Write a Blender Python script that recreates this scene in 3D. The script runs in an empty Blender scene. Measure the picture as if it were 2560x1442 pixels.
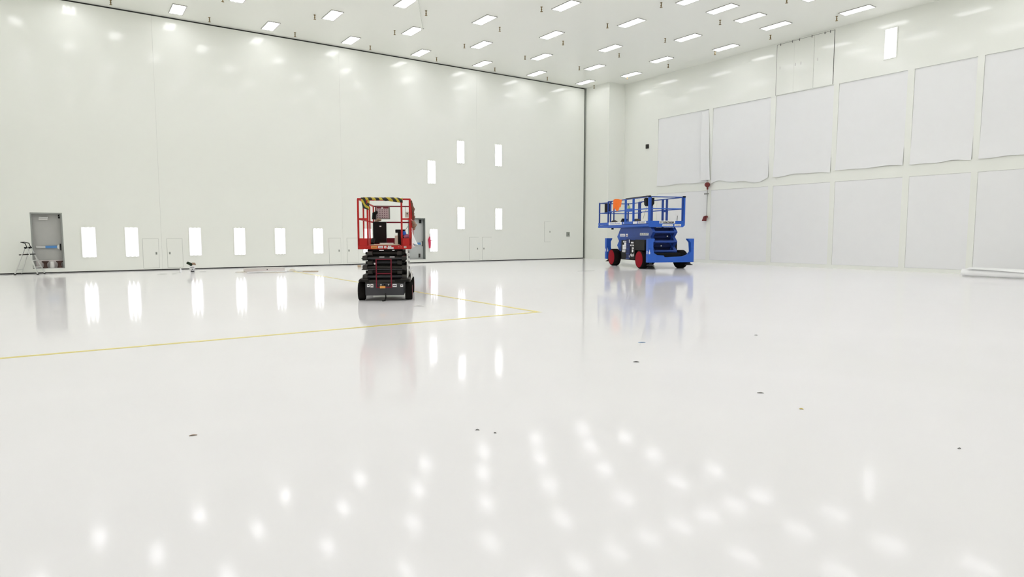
import bpy, bmesh, math, random
from mathutils import Vector, Matrix
random.seed(7)
sc = bpy.context.scene
C = sc.collection
R = math.radians

# ------------------------------------------------------------------ materials
MATS = {}
def mat(name, col, rough=0.5, metal=0.0, spec=0.5, noise=0.0, nscale=8.0, bump=0.0, bscale=60.0, coat=0.0):
    if name in MATS: return MATS[name]
    m = bpy.data.materials.new(name); m.use_nodes = True
    nt = m.node_tree; b = nt.nodes['Principled BSDF']
    b.inputs['Roughness'].default_value = rough
    b.inputs['Metallic'].default_value = metal
    b.inputs['Specular IOR Level'].default_value = spec
    b.inputs['Coat Weight'].default_value = coat
    tc = nt.nodes.new('ShaderNodeTexCoord')
    if noise > 0:
        n = nt.nodes.new('ShaderNodeTexNoise'); n.inputs['Scale'].default_value = nscale; n.inputs['Detail'].default_value = 4
        nt.links.new(tc.outputs['Object'], n.inputs['Vector'])
        r = nt.nodes.new('ShaderNodeMix'); r.data_type = 'RGBA'
        r.inputs[6].default_value = (*[max(0, c*(1-noise)) for c in col], 1)
        r.inputs[7].default_value = (*[min(1, c*(1+noise)) for c in col], 1)
        nt.links.new(n.outputs['Fac'], r.inputs[0])
        nt.links.new(r.outputs[2], b.inputs['Base Color'])
    else:
        b.inputs['Base Color'].default_value = (*col, 1)
    if bump > 0:
        n2 = nt.nodes.new('ShaderNodeTexNoise'); n2.inputs['Scale'].default_value = bscale; n2.inputs['Detail'].default_value = 2
        nt.links.new(tc.outputs['Object'], n2.inputs['Vector'])
        bp = nt.nodes.new('ShaderNodeBump'); bp.inputs['Strength'].default_value = bump; bp.inputs['Distance'].default_value = 0.01
        nt.links.new(n2.outputs['Fac'], bp.inputs['Height'])
        nt.links.new(bp.outputs['Normal'], b.inputs['Normal'])
    MATS[name] = m
    return m

def lens_mat(name, base, peak, axis):
    """lit lens with three bright fluorescent tubes showing through it"""
    m = bpy.data.materials.new(name); m.use_nodes = True
    nt = m.node_tree; nt.nodes.clear()
    out = nt.nodes.new('ShaderNodeOutputMaterial'); e = nt.nodes.new('ShaderNodeEmission')
    tc = nt.nodes.new('ShaderNodeTexCoord'); sx = nt.nodes.new('ShaderNodeSeparateXYZ')
    nt.links.new(tc.outputs['Object'], sx.inputs[0])
    k = nt.nodes.new('ShaderNodeMath'); k.operation = 'MULTIPLY'; k.inputs[1].default_value = 2*math.pi/0.15
    nt.links.new(sx.outputs[axis], k.inputs[0])
    c = nt.nodes.new('ShaderNodeMath'); c.operation = 'COSINE'; nt.links.new(k.outputs[0], c.inputs[0])
    h = nt.nodes.new('ShaderNodeMath'); h.operation = 'MULTIPLY_ADD'; h.inputs[1].default_value = 0.5; h.inputs[2].default_value = 0.5
    nt.links.new(c.outputs[0], h.inputs[0])
    pw = nt.nodes.new('ShaderNodeMath'); pw.operation = 'POWER'; pw.inputs[1].default_value = 3.0
    nt.links.new(h.outputs[0], pw.inputs[0])
    s = nt.nodes.new('ShaderNodeMath'); s.operation = 'MULTIPLY_ADD'; s.inputs[1].default_value = peak; s.inputs[2].default_value = base
    nt.links.new(pw.outputs[0], s.inputs[0])
    e.inputs['Color'].default_value = (0.99, 0.98, 1.02, 1)
    nt.links.new(s.outputs[0], e.inputs['Strength'])
    nt.links.new(e.outputs[0], out.inputs[0])
    return m

WALL = mat('white_wall_paint', (0.83, 0.845, 0.784), 0.11, spec=0.36, noise=0.012, nscale=0.6)
CEIL = mat('white_ceiling_paint', (0.875, 0.887, 0.826), 0.2, spec=0.22, noise=0.01, nscale=0.5)
FLOOR = mat('white_epoxy_floor', (0.885, 0.872, 0.880), 0.08, spec=0.06, noise=0.012, nscale=1.3)
DARKGAP = mat('rubber_and_gap_black', (0.018, 0.018, 0.016), 0.7)
GAPGREY = mat('grey_seal', (0.30, 0.32, 0.28), 0.6)
FILM = mat('masking_film', (0.815, 0.82, 0.815), 0.42, spec=0.3, noise=0.015, nscale=2.5, bump=0.12, bscale=7)
FILM2 = mat('white_film_roll', (0.88, 0.885, 0.875), 0.35, spec=0.4)
FRAME = mat('light_frame', (0.42, 0.42, 0.39), 0.4)
LENS_C = lens_mat('lit_ceiling_lens', 4.6, 13.0, 0)
LENS_W = lens_mat('lit_wall_lens', 0.95, 5.5, 0)
BRASS = mat('brass', (0.22, 0.15, 0.05), 0.4, metal=0.5)
STEEL = mat('galvanised_door', (0.44, 0.44, 0.415), 0.5, noise=0.06, nscale=3)
STEEL2 = mat('pale_steel_door', (0.52, 0.54, 0.52), 0.45, noise=0.06, nscale=3)
DSTEEL = mat('dark_door_frame', (0.17, 0.19, 0.175), 0.5, noise=0.1, nscale=4)
ALU = mat('aluminium', (0.72, 0.73, 0.70), 0.35, metal=0.5)
CHROME = mat('brushed_steel', (0.62, 0.62, 0.62), 0.3, metal=0.8)
BLACK = mat('black_plastic', (0.007, 0.007, 0.006), 0.55, spec=0.2)
DGREY = mat('dark_grey_steel', (0.036, 0.032, 0.028), 0.55, spec=0.3, noise=0.15, nscale=5)
CHASG = mat('chassis_grey', (0.050, 0.050, 0.055), 0.55, spec=0.3, noise=0.15, nscale=5)
TYRE = mat('black_tyre', (0.008, 0.007, 0.006), 0.85, spec=0.15, bump=0.3, bscale=40)
RED = mat('red_paint', (0.46, 0.019, 0.016), 0.5, spec=0.25, noise=0.08, nscale=4)
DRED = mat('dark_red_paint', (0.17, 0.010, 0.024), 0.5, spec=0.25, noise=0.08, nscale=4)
HUBRED = mat('crimson_wheel', (0.28, 0.004, 0.014), 0.7, spec=0.12, noise=0.06, nscale=4)
BLUE = mat('blue_paint', (0.025, 0.11, 0.50), 0.45, spec=0.3, noise=0.1, nscale=3)
MBLUE = mat('mid_blue_paint', (0.020, 0.064, 0.30), 0.45, spec=0.3, noise=0.1, nscale=3)
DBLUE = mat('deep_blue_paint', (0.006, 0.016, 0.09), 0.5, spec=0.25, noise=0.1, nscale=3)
WHITE = mat('white_label', (0.82, 0.82, 0.82), 0.45)
OFFW = mat('off_white', (0.70, 0.69, 0.66), 0.5)
INK = mat('black_ink', (0.02, 0.02, 0.025), 0.6)
BLUEINK = mat('blue_ink', (0.03, 0.10, 0.42), 0.6)
ORLAB = mat('orange_label', (0.75, 0.33, 0.07), 0.5)
ORANGE = mat('orange_fabric', (0.95, 0.18, 0.012), 0.8, noise=0.08, nscale=14)
YEL = mat('yellow_tape', (0.80, 0.62, 0.05), 0.45)
FYEL = mat('yellow_floor_tape', (0.80, 0.68, 0.17), 0.3, noise=0.1, nscale=3)
CARD = mat('cardboard', (0.50, 0.40, 0.28), 0.8, noise=0.08, nscale=6)
PALEC = mat('pale_cardboard', (0.63, 0.58, 0.50), 0.8, noise=0.06, nscale=6)
BROWN = mat('brown_fabric', (0.16, 0.085, 0.05), 0.85, noise=0.3, nscale=20)
DGREEN = mat('dark_green_fabric', (0.012, 0.028, 0.010), 0.85)
TAN = mat('tan_fabric', (0.33, 0.22, 0.15), 0.85, noise=0.2, nscale=20)
DKBR = mat('dark_brown_wood', (0.055, 0.022, 0.014), 0.6)
PINKW = mat('pinkish_white', (0.74, 0.69, 0.67), 0.6)
PINKR = mat('pink_red_cloth', (0.62, 0.03, 0.09), 0.8)
BTAPE = mat('blue_tape', (0.08, 0.25, 0.55), 0.5)
MAROON = mat('maroon_plastic', (0.16, 0.018, 0.016), 0.5)
GREENP = mat('pale_green_plastic', (0.42, 0.55, 0.22), 0.5)
CABLE = mat('grey_cable', (0.22, 0.22, 0.20), 0.6)

def caution_mat():
    m = bpy.data.materials.new('black_yellow_caution'); m.use_nodes = True
    nt = m.node_tree; b = nt.nodes['Principled BSDF']; b.inputs['Roughness'].default_value = 0.4
    tc = nt.nodes.new('ShaderNodeTexCoord'); w = nt.nodes.new('ShaderNodeTexWave'); w.wave_type = 'BANDS'; w.bands_direction = 'DIAGONAL'
    w.inputs['Scale'].default_value = 3.6; w.inputs['Distortion'].default_value = 3.5; w.inputs['Detail'].default_value = 0
    nt.links.new(tc.outputs['Object'], w.inputs['Vector'])
    rp = nt.nodes.new('ShaderNodeValToRGB'); rp.color_ramp.interpolation = 'CONSTANT'
    rp.color_ramp.elements[0].color = (0.015, 0.015, 0.012, 1); rp.color_ramp.elements[1].color = (0.52, 0.40, 0.03, 1); rp.color_ramp.elements[1].position = 0.60
    nt.links.new(w.outputs['Fac'], rp.inputs[0]); nt.links.new(rp.outputs[0], b.inputs['Base Color'])
    return m
CAUTION = caution_mat()

# ------------------------------------------------------------------ mesh builder
class MB:
    def __init__(s): s.v = []; s.f = []
    def add(s, vs, fs):
        o = len(s.v); s.v += [tuple(v) for v in vs]; s.f += [tuple(i+o for i in f) for f in fs]; return s
    def box(s, x0, y0, z0, x1, y1, z1):
        vs = [(x, y, z) for x in (x0, x1) for y in (y0, y1) for z in (z0, z1)]
        return s.add(vs, [(0,1,3,2),(4,6,7,5),(0,4,5,1),(2,3,7,6),(0,2,6,4),(1,5,7,3)])
    def bar(s, p, q, w, h, upv=(0,0,1)):
        p = Vector(p); q = Vector(q); d = (q-p).normalized(); u = Vector(upv)
        if abs(d.dot(u)) > 0.95: u = Vector((0,1,0))
        a = d.cross(u).normalized(); b = a.cross(d).normalized()
        vs = [c + a*(i*w/2) + b*(j*h/2) for c in (p, q) for i, j in ((-1,-1),(1,-1),(1,1),(-1,1))]
        return s.add(vs, [(0,3,2,1),(4,5,6,7),(0,1,5,4),(1,2,6,5),(2,3,7,6),(3,0,4,7)])
    def tube(s, pts, r, n=10, caps=True):
        pts = [Vector(p) for p in pts]; rings = []; rr = r if isinstance(r, (list, tuple)) else [r]*len(pts)
        vs = []; fs = []
        for i, p in enumerate(pts):
            d = (pts[min(i+1, len(pts)-1)] - pts[max(i-1, 0)]).normalized()
            u = Vector((0,0,1)) if abs(d.z) < 0.9 else Vector((0,1,0))
            a = d.cross(u).normalized(); b = a.cross(d).normalized()
            for k in range(n):
                t = 2*math.pi*k/n; vs.append(p + a*(rr[i]*math.cos(t)) + b*(rr[i]*math.sin(t)))
        for i in range(len(pts)-1):
            for k in range(n):
                k2 = (k+1) % n; fs.append((i*n+k, i*n+k2, (i+1)*n+k2, (i+1)*n+k))
        if caps:
            fs.append(tuple(range(n-1, -1, -1))); fs.append(tuple((len(pts)-1)*n+k for k in range(n)))
        return s.add(vs, fs)
    def prism(s, poly, axis, a, b):
        """poly: 2D points in the plane normal to axis ('x': (y,z), 'y': (x,z), 'z': (x,y)), extruded a..b"""
        def P(p, t):
            return (t, p[0], p[1]) if axis == 'x' else (p[0], t, p[1]) if axis == 'y' else (p[0], p[1], t)
        n = len(poly); vs = [P(p, a) for p in poly] + [P(p, b) for p in poly]
        fs = [tuple(range(n)), tuple(range(2*n-1, n-1, -1))] + [(i, i+n, (i+1) % n + n, (i+1) % n) for i in range(n)]
        return s.add(vs, fs)
    def lathe(s, prof, c=(0,0,0), axis='z', n=24):
        vs = []; fs = []
        for r, h in prof:
            for k in range(n):
                t = 2*math.pi*k/n; x, y = r*math.cos(t), r*math.sin(t)
                v = (x, y, h) if axis == 'z' else (h, x, y) if axis == 'x' else (x, h, y)
                vs.append((v[0]+c[0], v[1]+c[1], v[2]+c[2]))
        for i in range(len(prof)-1):
            for k in range(n):
                k2 = (k+1) % n; fs.append((i*n+k, i*n+k2, (i+1)*n+k2, (i+1)*n+k))
        fs.append(tuple(range(n))); fs.append(tuple((len(prof)-1)*n+k for k in range(n)))
        return s.add(vs, fs)
    def grid(s, fn, nu, nv):
        vs = [fn(i/nu, j/nv) for j in range(nv+1) for i in range(nu+1)]
        fs = [(j*(nu+1)+i, j*(nu+1)+i+1, (j+1)*(nu+1)+i+1, (j+1)*(nu+1)+i) for j in range(nv) for i in range(nu)]
        return s.add(vs, fs)
    def build(s, name, m, parent=None, loc=None, rotz=0, bevel=0.0, smooth=False, thick=0.0, slots=None):
        me = bpy.data.meshes.new(name); me.from_pydata(s.v, [], s.f)
        bm = bmesh.new(); bm.from_mesh(me)
        bmesh.ops.recalc_face_normals(bm, faces=bm.faces)
        if bevel > 0: bmesh.ops.bevel(bm, geom=list(bm.edges), offset=bevel, segments=2, affect='EDGES', profile=0.6, clamp_overlap=True)
        if thick > 0: bmesh.ops.solidify(bm, geom=list(bm.faces), thickness=thick)
        bm.to_mesh(me); bm.free()
        if smooth:
            for p in me.polygons: p.use_smooth = True
            try: me.set_sharp_from_angle(angle=R(40))
            except Exception: pass
        me.materials.append(m)
        o = bpy.data.objects.new(name, me); C.objects.link(o)
        if parent: o.parent = parent
        if loc: o.location = loc
        if rotz: o.rotation_euler.z = rotz
        return o

def B(*a): return MB().box(*a)
def tag(o, label, cat, group=None, kind=None):
    o['label'] = label; o['category'] = cat
    if group: o['group'] = group
    if kind: o['kind'] = kind
    return o
def thing(name, label, cat, loc=(0,0,0), rotz=0, group=None):
    o = bpy.data.objects.new(name, None); C.objects.link(o); o.empty_display_size = 0.2
    o.location = loc; o.rotation_euler.z = rotz
    return tag(o, label, cat, group)
def struct(o): o['kind'] = 'structure'; return o
def dup(root, loc, rot=None, label=None, group=None):
    r = root.copy(); C.objects.link(r); r.location = loc
    if rot is not None: r.rotation_euler = rot
    if label: r['label'] = label
    if group: r['group'] = group
    for ch in list(root.children):
        c = ch.copy(); C.objects.link(c); c.parent = r
        for g in list(ch.children):
            d = g.copy(); C.objects.link(d); d.parent = c
    return r
def text(name, s, size, m, parent, loc, rot, ext=0.0008, sx=1.0, bold=0.0):
    cu = bpy.data.curves.new('tmp_text', 'FONT'); cu.body = s; cu.size = size; cu.align_x = 'CENTER'; cu.align_y = 'CENTER'
    cu.extrude = ext; cu.offset = bold; cu.resolution_u = 2
    t = bpy.data.objects.new('tmp_text', cu); C.objects.link(t)
    bpy.context.view_layer.update()
    me = bpy.data.meshes.new_from_object(t.evaluated_get(bpy.context.evaluated_depsgraph_get()))
    bpy.data.objects.remove(t); bpy.data.curves.remove(cu)
    me.transform(Matrix.Diagonal((sx, 1, 1, 1)))
    me.name = name; me.materials.clear(); me.materials.append(m)
    o = bpy.data.objects.new(name, me); C.objects.link(o); o.parent = parent; o.location = loc; o.rotation_euler = rot
    return o
END = (R(90), 0, 0)              # reads from -Y
SIDE = (R(90), 0, R(-90))        # reads from -X
ORD = ['first','second','third','fourth','fifth','sixth','seventh','eighth','ninth','tenth','eleventh','twelfth']

# ------------------------------------------------------------------ the hall
YD, XR, H = 30.65, 28.03, 10.5          # hangar door plane, right wall plane, ceiling height
X0, Y0 = -9.0, -7.0
XS, YS = 26.75, 28.55                    # return wall at the end of the hangar door

def holed(u0, u1, z0, z1, holes, P, depth, back=False):
    """a sheet of wall with rectangular recesses; P(u, z, d) -> point at depth d"""
    mb = MB()
    us = sorted(set([u0, u1] + [h[0] for h in holes] + [h[1] for h in holes]))
    zs = sorted(set([z0, z1] + [h[2] for h in holes] + [h[3] for h in holes]))
    for a, b in zip(us, us[1:]):
        for c, d in zip(zs, zs[1:]):
            if any(h[0] <= (a+b)/2 <= h[1] and h[2] <= (c+d)/2 <= h[3] for h in holes): continue
            mb.add([P(a,c,0), P(b,c,0), P(b,d,0), P(a,d,0)], [(0,1,2,3)])
    for h in holes:
        a, b, c, d = h
        for (p, q) in (((a,c),(b,c)), ((b,c),(b,d)), ((b,d),(a,d)), ((a,d),(a,c))):
            mb.add([P(*p,0), P(*q,0), P(*q,depth), P(*p,depth)], [(0,1,2,3)])
        if back: mb.add([P(a,c,depth), P(b,c,depth), P(b,d,depth), P(a,d,depth)], [(0,1,2,3)])
    return mb

struct(B(X0, Y0, -0.2, XR+0.3, YD+0.6, 0).build('floor', FLOOR))
struct(B(X0, Y0, H, XR+0.3, YD+0.6, H+0.2).build('ceiling', CEIL))
struct(B(X0-0.3, Y0, 0, X0, YD+0.6, H).build('wall_far_left', WALL))
struct(B(X0, Y0-0.3, 0, XR+0.3, Y0, H).build('wall_back', WALL))
# hangar door: sliding leaves with dark gaps round them
DOORS = [(-1.22, -0.21, 0.18, 2.34), (14.57, 15.58, 0.18, 2.36)]
seams = [X0, -4.70, 3.18, 11.06, 18.80, 26.63]
for i in range(5):
    a, b = seams[i] + (0.0012 if i else 0), seams[i+1] - 0.0012
    hs = [d for d in DOORS if a < d[0] < b]
    mb = holed(a, b, 0.04, H-0.055, hs, lambda u, z, d: (u, YD+d, z), 0.24)
    # leaf edges
    for (p, q) in (((a,0.04),(b,0.04)), ((b,0.04),(b,H-0.055)), ((b,H-0.055),(a,H-0.055)), ((a,H-0.055),(a,0.04))):
        mb.add([(p[0],YD,p[1]), (q[0],YD,q[1]), (q[0],YD+0.3,q[1]), (p[0],YD+0.3,p[1])], [(0,1,2,3)])
    o = struct(mb.build('door_%d' % (i+1), WALL))
struct(B(X0, YD+0.32, 0, XS+0.3, YD+0.6, H).build('gap_backing', DARKGAP))  # black backing added behind the leaves so the gaps between them read dark
struct(B(X0, YD+0.02, 0.0, 26.62, YD+0.3, 0.036).build('trim_1', DARKGAP))
struct(B(X0, YD+0.02, H-0.05, 26.62, YD+0.3, H).build('trim_2', DARKGAP))
struct(B(26.64, YD+0.02, 0.0, 26.68, YD+0.31, H).build('trim_3', DARKGAP))
struct(B(26.685, YD-0.05, 0.0, 26.755, YD+0.31, H).build('trim_4', GAPGREY))
# return wall and short end wall
mb = MB().box(XS, YS, 0, XS+0.3, YD+0.32, H).box(XS+0.3, YS, 0, XR+0.3, YS+0.3, H)
struct(mb.build('wall_return', WALL))
# right wall with two rows of recessed filter bays
BAYS = [(22.30, 25.84), (18.68, 22.05), (15.60, 18.42), (12.58, 15.38), (10.17, 12.33), (7.60, 9.95), (5.05, 7.35), (2.50, 4.80), (-0.05, 2.25)]
UP, LO = (4.33, 8.08), (0.15, 3.83)
holes = [(a, b, *UP) for a, b in BAYS] + [(a, b, *LO) for a, b in BAYS]
mb = holed(Y0, YS, 0, H, holes, lambda u, z, d: (XR+d, u, z), 0.05, back=True)
struct(mb.build('wall_right', WALL))

# masking film over every filter bay
def film(a, b, z0, z1, sag, seed, out=0.03, label='', bow=0.02):
    rnd = random.Random(seed); ph = [rnd.uniform(0, 6.28) for _ in range(6)]
    w = b-a; h = z1-z0
    def fn(u, v):
        y = b - u*w; z = z1 - v*h
        e = math.sin(math.pi*u)*math.sin(math.pi*min(1, v))
        d = bow*(math.sin(u*5+ph[0]+v*2)*0.5 + math.sin(v*6+ph[1])*0.5)*e + 0.006*math.sin(u*17+ph[2]+3*v)*e
        z += -v*v*v*sag*(0.6+0.4*math.sin(u*7+ph[3]) + 0.3*math.sin(u*13+ph[4])) if sag else 0
        lift = (0.06 if sag else 0.0)*v**6
        base = 0.012 + (0.034*(1-v)**2 if out > 0.02 else 0)
        return (XR + base - max(-0.01, d*0.5) - lift, y, z)
    o = MB().grid(fn, 28, 24).build('masking_sheet', FILM, smooth=True)
    return tag(o, label, 'plastic sheet', 'masking sheets over the filter wall')
for i, (a, b) in enumerate(BAYS[:7]):
    n = ORD[i]
    film(a+0.004, b-0.004, UP[0]+(0.01 if i > 1 else -0.02), UP[1]-0.004, (0.05, 0.22, 0.08, 0.03, 0.05, 0.03, 0.03)[i], 10+i,
         label='white masking sheet of the upper row, %s from the hall corner on the right wall' % n)
    film(a+0.004, b-0.004, LO[0]+0.004, LO[1]-0.004, 0, 40+i, out=0.01,
         label='white masking sheet of the lower row, %s from the hall corner on the right wall' % n)
# loose strip hanging between the first two upper sheets
def fn(u, v):
    y = 22.72 - u*(0.42+0.16*v) - 0.05*v; z = 8.0 - v*3.62
    return (XR - 0.05 - 0.10*v*(1-u) - 0.03*math.sin(u*4+v*5), y, z)
tag(MB().grid(fn, 6, 26).build('film_strip', FILM, smooth=True), 'loose narrow strip of white film hanging between first and second upper masking sheets', 'plastic strip')

# tall hatch high on the right wall
t = thing('wall_hatch', 'tall double white hatch with black side gaps high on the right wall', 'hatch', (XR, 17.05, 0))
B(-0.006, -1.40, 8.10, 0.004, 1.40, 10.44).build('backing', DARKGAP, t)
for y0, y1 in ((-1.382, -0.478), (-0.468, 0.49), (0.494, 1.375)):
    B(-0.02, y0, 8.10, -0.006, y1, 10.425).build('leaf', WALL, t)
for y in (-1.2, -0.95, -0.35, 0.25, 0.6, 1.2):
    B(-0.04, y-0.015, 10.36, -0.018, y+0.015, 10.46).build('hinge', CABLE, t)
for y in (-0.65, 0.15, 0.42, 1.2):
    B(-0.034, y-0.02, 9.28, -0.018, y+0.02, 9.40).build('latch', OFFW, t)

# ------------------------------------------------------------------ lights
def light_proto(name, label, lens, flat):
    t = thing(name, label, 'light')
    w, l = 0.235, 0.595
    fr = MB()
    for x0, y0, x1, y1 in ((-w-0.025,-l-0.025,-w,l+0.025), (w,-l-0.025,w+0.025,l+0.025), (-w,-l-0.025,w,-l), (-w,l,w,l+0.025)):
        fr.box(x0, y0, -0.028, x1, y1, 0)
    fr.build('frame', FRAME if flat else WALL, t)
    B(-w, -l, -0.016, w, l, -0.002).build('lens', lens, t)
    return t
rows_A = [25.58-3.597*k for k in range(10)]
rows_B = [26.50] + [23.76-3.604*k for k in range(10)]
rows_D = [25.55-1.815*k for k in range(19)]
ROWS = [(29.38, rows_A), (26.53, rows_B), (23.45, rows_A), (20.20, rows_B), (16.92, rows_D), (13.93, rows_B), (11.30, rows_A), (8.60, rows_B), (5.60, rows_A), (2.60, rows_B), (-0.6, rows_A), (-3.8, rows_B)]
proto = None
for ri, (y, xs) in enumerate(ROWS):
    for k, x in enumerate([x for x in xs if x > X0+0.6]):
        lab = 'recessed ceiling light, %s from the right wall in %s row from the hangar door' % (ORD[k] if k < 12 else ORD[k-12]+' of the far group', ORD[ri])
        if k >= 12: lab = 'recessed ceiling light, number %d from the right wall in the dense fifth row' % (k+1)
        if proto is None:
            proto = light_proto('ceiling_light', lab, LENS_C, True); proto.location = (x, y, H); proto['group'] = 'recessed ceiling lights'
        else: dup(proto, (x, y, H), label=lab, group='recessed ceiling lights')
wl = [(0.62, 1.19, 'upright light low on the hangar door, nearest right of the left grey door'),
      (2.10, 1.19, 'upright light low on the hangar door, just left of the paired small hatches'),
      (4.47, 1.19, 'upright light low on the hangar door, above the bucket'),
      (6.28, 1.19, 'upright light low on the hangar door, above the left end of the white carton'),
      (8.05, 1.19, 'upright light low on the hangar door, above the right end of the flattened packaging'),
      (9.83, 1.19, 'upright light low on the hangar door, left of the hatches beside the red lift'),
      (12.32, 1.19, 'upright light on the hangar door seen through the red lift railings'),
      (16.06, 1.19, 'upright light low on the hangar door, right of the grey door behind the red lift'),
      (17.76, 5.97, 'upper left light of the four-light square on the hangar door'),
      (15.97, 4.80, 'upright light high above the grey door behind the red lift'),
      (20.23, 5.97, 'upper right light of the four-light square on the hangar door'),
      (17.76, 2.39, 'lower left light of the four-light square on the hangar door'),
      (20.24, 2.38, 'lower right light of the four-light square on the hangar door')]
wproto = None
for x, z, lab in wl:
    if wproto is None:
        wproto = light_proto('wall_light', lab, LENS_W, False); wproto.location = (x, YD, z); wproto.rotation_euler = (R(-90), 0, 0); wproto['group'] = 'upright lights on the hangar door'
    else: dup(wproto, (x, YD, z), label=lab, group='upright lights on the hangar door')
dup(wproto, (XR, 13.29, 9.29), rot=Matrix(((0,0,1),(1,0,0),(0,1,0))).to_euler(), label='single upright light high on the right wall above the masking sheets', group='lights on the right wall')

# sprinklers
t = thing('sprinkler', '', 'sprinkler', group='ceiling sprinklers')
MB().lathe([(0.045, 0), (0.045, -0.012), (0.018, -0.02), (0.018, -0.09), (0.03, -0.095), (0.03, -0.115), (0.014, -0.13), (0.012, -0.15)], n=12).build('stem', BRASS, t)
MB().lathe([(0.012, -0.145), (0.05, -0.175), (0.055, -0.182), (0.012, -0.186)], n=12).build('deflector', BRASS, t)
first = True
for ri, y in enumerate((29.72, 26.92, 23.88, 20.88, 17.85, 14.80)):
    for k, x in enumerate((26.58, 23.0, 19.4, 15.85, 12.28, 8.73, 5.22, 1.73)):
        if y < 28 and x < (4 if y > 25 else 11 if y > 22 else 15 if y > 19 else 19 if y > 16 else 22): continue
        lab = 'brass ceiling sprinkler, %s from the right wall in %s sprinkler row from the hangar door' % (ORD[k], ORD[ri])
        if first: t.location = (x, y, H); t['label'] = lab; first = False
        else: dup(t, (x, y, H), label=lab)

# white film flap hanging from the ceiling by a light
t = MB().prism([(13.12, 25.84), (13.03, 25.84), (10.61, 21.6), (10.70, 21.6)], 'z', H-0.12, H-0.001).build('ceiling_duct', CEIL)
tag(t, 'thin white boxed duct under the ceiling running up to a ceiling light', 'duct')

# ------------------------------------------------------------------ personnel doors
def personnel(num, x0, x1, z0, z1, leaf_m, tape):
    y = YD + 0.2
    d = struct(MB().box(x0+0.05, y, z0+0.02, x1-0.05, y+0.045, z1-0.05).build('door_%d' % num, leaf_m))
    f = MB().box(x0, YD+0.012, z0, x0+0.05, y+0.06, z1).box(x1-0.05, YD+0.012, z0, x1, y+0.06, z1).box(x0+0.05, YD+0.012, z1-0.05, x1-0.05, y+0.06, z1)
    f.build('door_frame', DSTEEL if num == 7 else mat('grey_door_frame', (0.30, 0.315, 0.29), 0.5), d)
    MB().box(x0+0.05, YD+0.012, z0, x1-0.05, y+0.06, z0+0.02).build('threshold', CHROME, d)
    w = x1-x0
    B(x0+0.15, y-0.055, 0.98, x1-0.20, y-0.02, 1.05).build('push_bar', CHROME, d)
    MB().box(x0+0.13, y-0.04, 0.97, x0+0.17, y, 1.06).box(x1-0.20, y-0.065, 0.93, x1-0.15, y, 1.10).build('bar_mount', ALU, d)
    B(x1-0.125, y-0.03, 0.88, x1-0.09, y, 1.14).build('latch_case', BLACK, d)
    if tape: B(x0+0.42, y-0.062, 0.965, x1-0.22, y-0.018, 1.065).build('blue_tape', BTAPE, d)
    return d, y
d1, y1 = personnel(6, *DOORS[0], STEEL, True)
B(-0.95, y1-0.08, 2.12, -0.66, y1, 2.18).build('door_closer', CHROME, d1)
B(-0.96, y1-0.05, 2.06, -0.68, y1, 2.115).build('closer_cover', OFFW, d1)
MB().box(-0.34, y1-0.04, 2.13, -0.29, y1, 2.19).box(-0.34, y1-0.04, 2.21, -0.31, y1, 2.27).build('upper_latch', BLACK, d1)
d2, y2 = personnel(7, *DOORS[1], STEEL2, True)
MB().box(15.30, y2-0.06, 2.10, 15.42, y2, 2.28).build('upper_latch', BLACK, d2)
MB().box(15.26, y2-0.05, 0.28, 15.34, y2, 0.48).build('lower_latch', DGREY, d2)

# things standing on the sill of the left grey door
def stand(x, label):
    o = MB().lathe([(0.085, 0), (0.075, 0.03), (0.055, 0.06), (0.05, 0.14), (0.062, 0.19), (0.11, 0.235), (0.115, 0.262), (0.10, 0.27)], n=16).build('flared_stand', DKBR, loc=(x, YD+0.055, 0.201), smooth=True)
    tag(o, label, 'stand', 'dark brown stands in the doorway')
stand(-0.83, 'dark brown flared stand in the left doorway, nearer the ladder')
stand(-0.38, 'dark brown flared stand in the left doorway, farther from the ladder')
tag(MB().lathe([(0.075, 0), (0.085, 0.03), (0.08, 0.12), (0.07, 0.2), (0.075, 0.25), (0.03, 0.262)], n=12).build('white_bag', OFFW, loc=(-0.62, YD+0.07, 0.201), smooth=True), 'small white plastic bag between the two dark brown stands in the doorway', 'bag')
tag(MB().box(-0.42, 0, 0, 0.42, 0.012, 0.30).build('pale_board', PINKW, loc=(-0.70, YD+0.184, 0.201), bevel=0.003), 'low pinkish white board leaning at the foot of the left grey door', 'board')

# small hatches in the hangar door
def hatch(xc, zc, w, h, side, label):
    t = thing('access_hatch', label, 'hatch', (xc, YD, zc), group='small hatches in the hangar door')
    B(-w/2-0.008, -0.002, -h/2-0.008, w/2+0.008, 0.002, h/2+0.008).build('edge_gap', GAPGREY, t)
    B(-w/2, -0.012, -h/2, w/2, -0.002, h/2).build('panel', WALL, t)
    x = side*(w/2-0.09)
    MB().box(x-0.03, -0.02, -0.05, x+0.03, -0.012, 0.05).build('latch', GAPGREY, t)
    B(x-0.015, -0.026, -0.03, x+0.015, -0.02, 0.0).build('latch_handle', CABLE, t)
for xc, s, lab in ((2.77, 1, 'small white hatch in the hangar door, left of the pair by the bucket'), (3.67, -1, 'small white hatch in the hangar door, right of the pair by the bucket'),
                   (10.65, 1, 'small white hatch in the hangar door, left of the pair beside the red lift'), (11.55, -1, 'small white hatch in the hangar door, partly hidden by the red lift'),
                   (18.60, 1, 'small white hatch in the hangar door, left of the pair below the four-light square'), (19.45, -1, 'small white hatch in the hangar door, right of the pair below the four-light square')):
    hatch(xc, 0.71, 0.58 if xc < 18 else 0.61, 1.22 if xc < 18 else 1.26, s, lab)
hatch(23.80, 1.665, 0.5, 1.20, 1, 'raised narrow hatch in the hangar door near the right end')
t = thing('junction_box', 'small grey control box on the hangar door near its right end', 'control box', (25.38, YD, 1.38))
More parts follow.
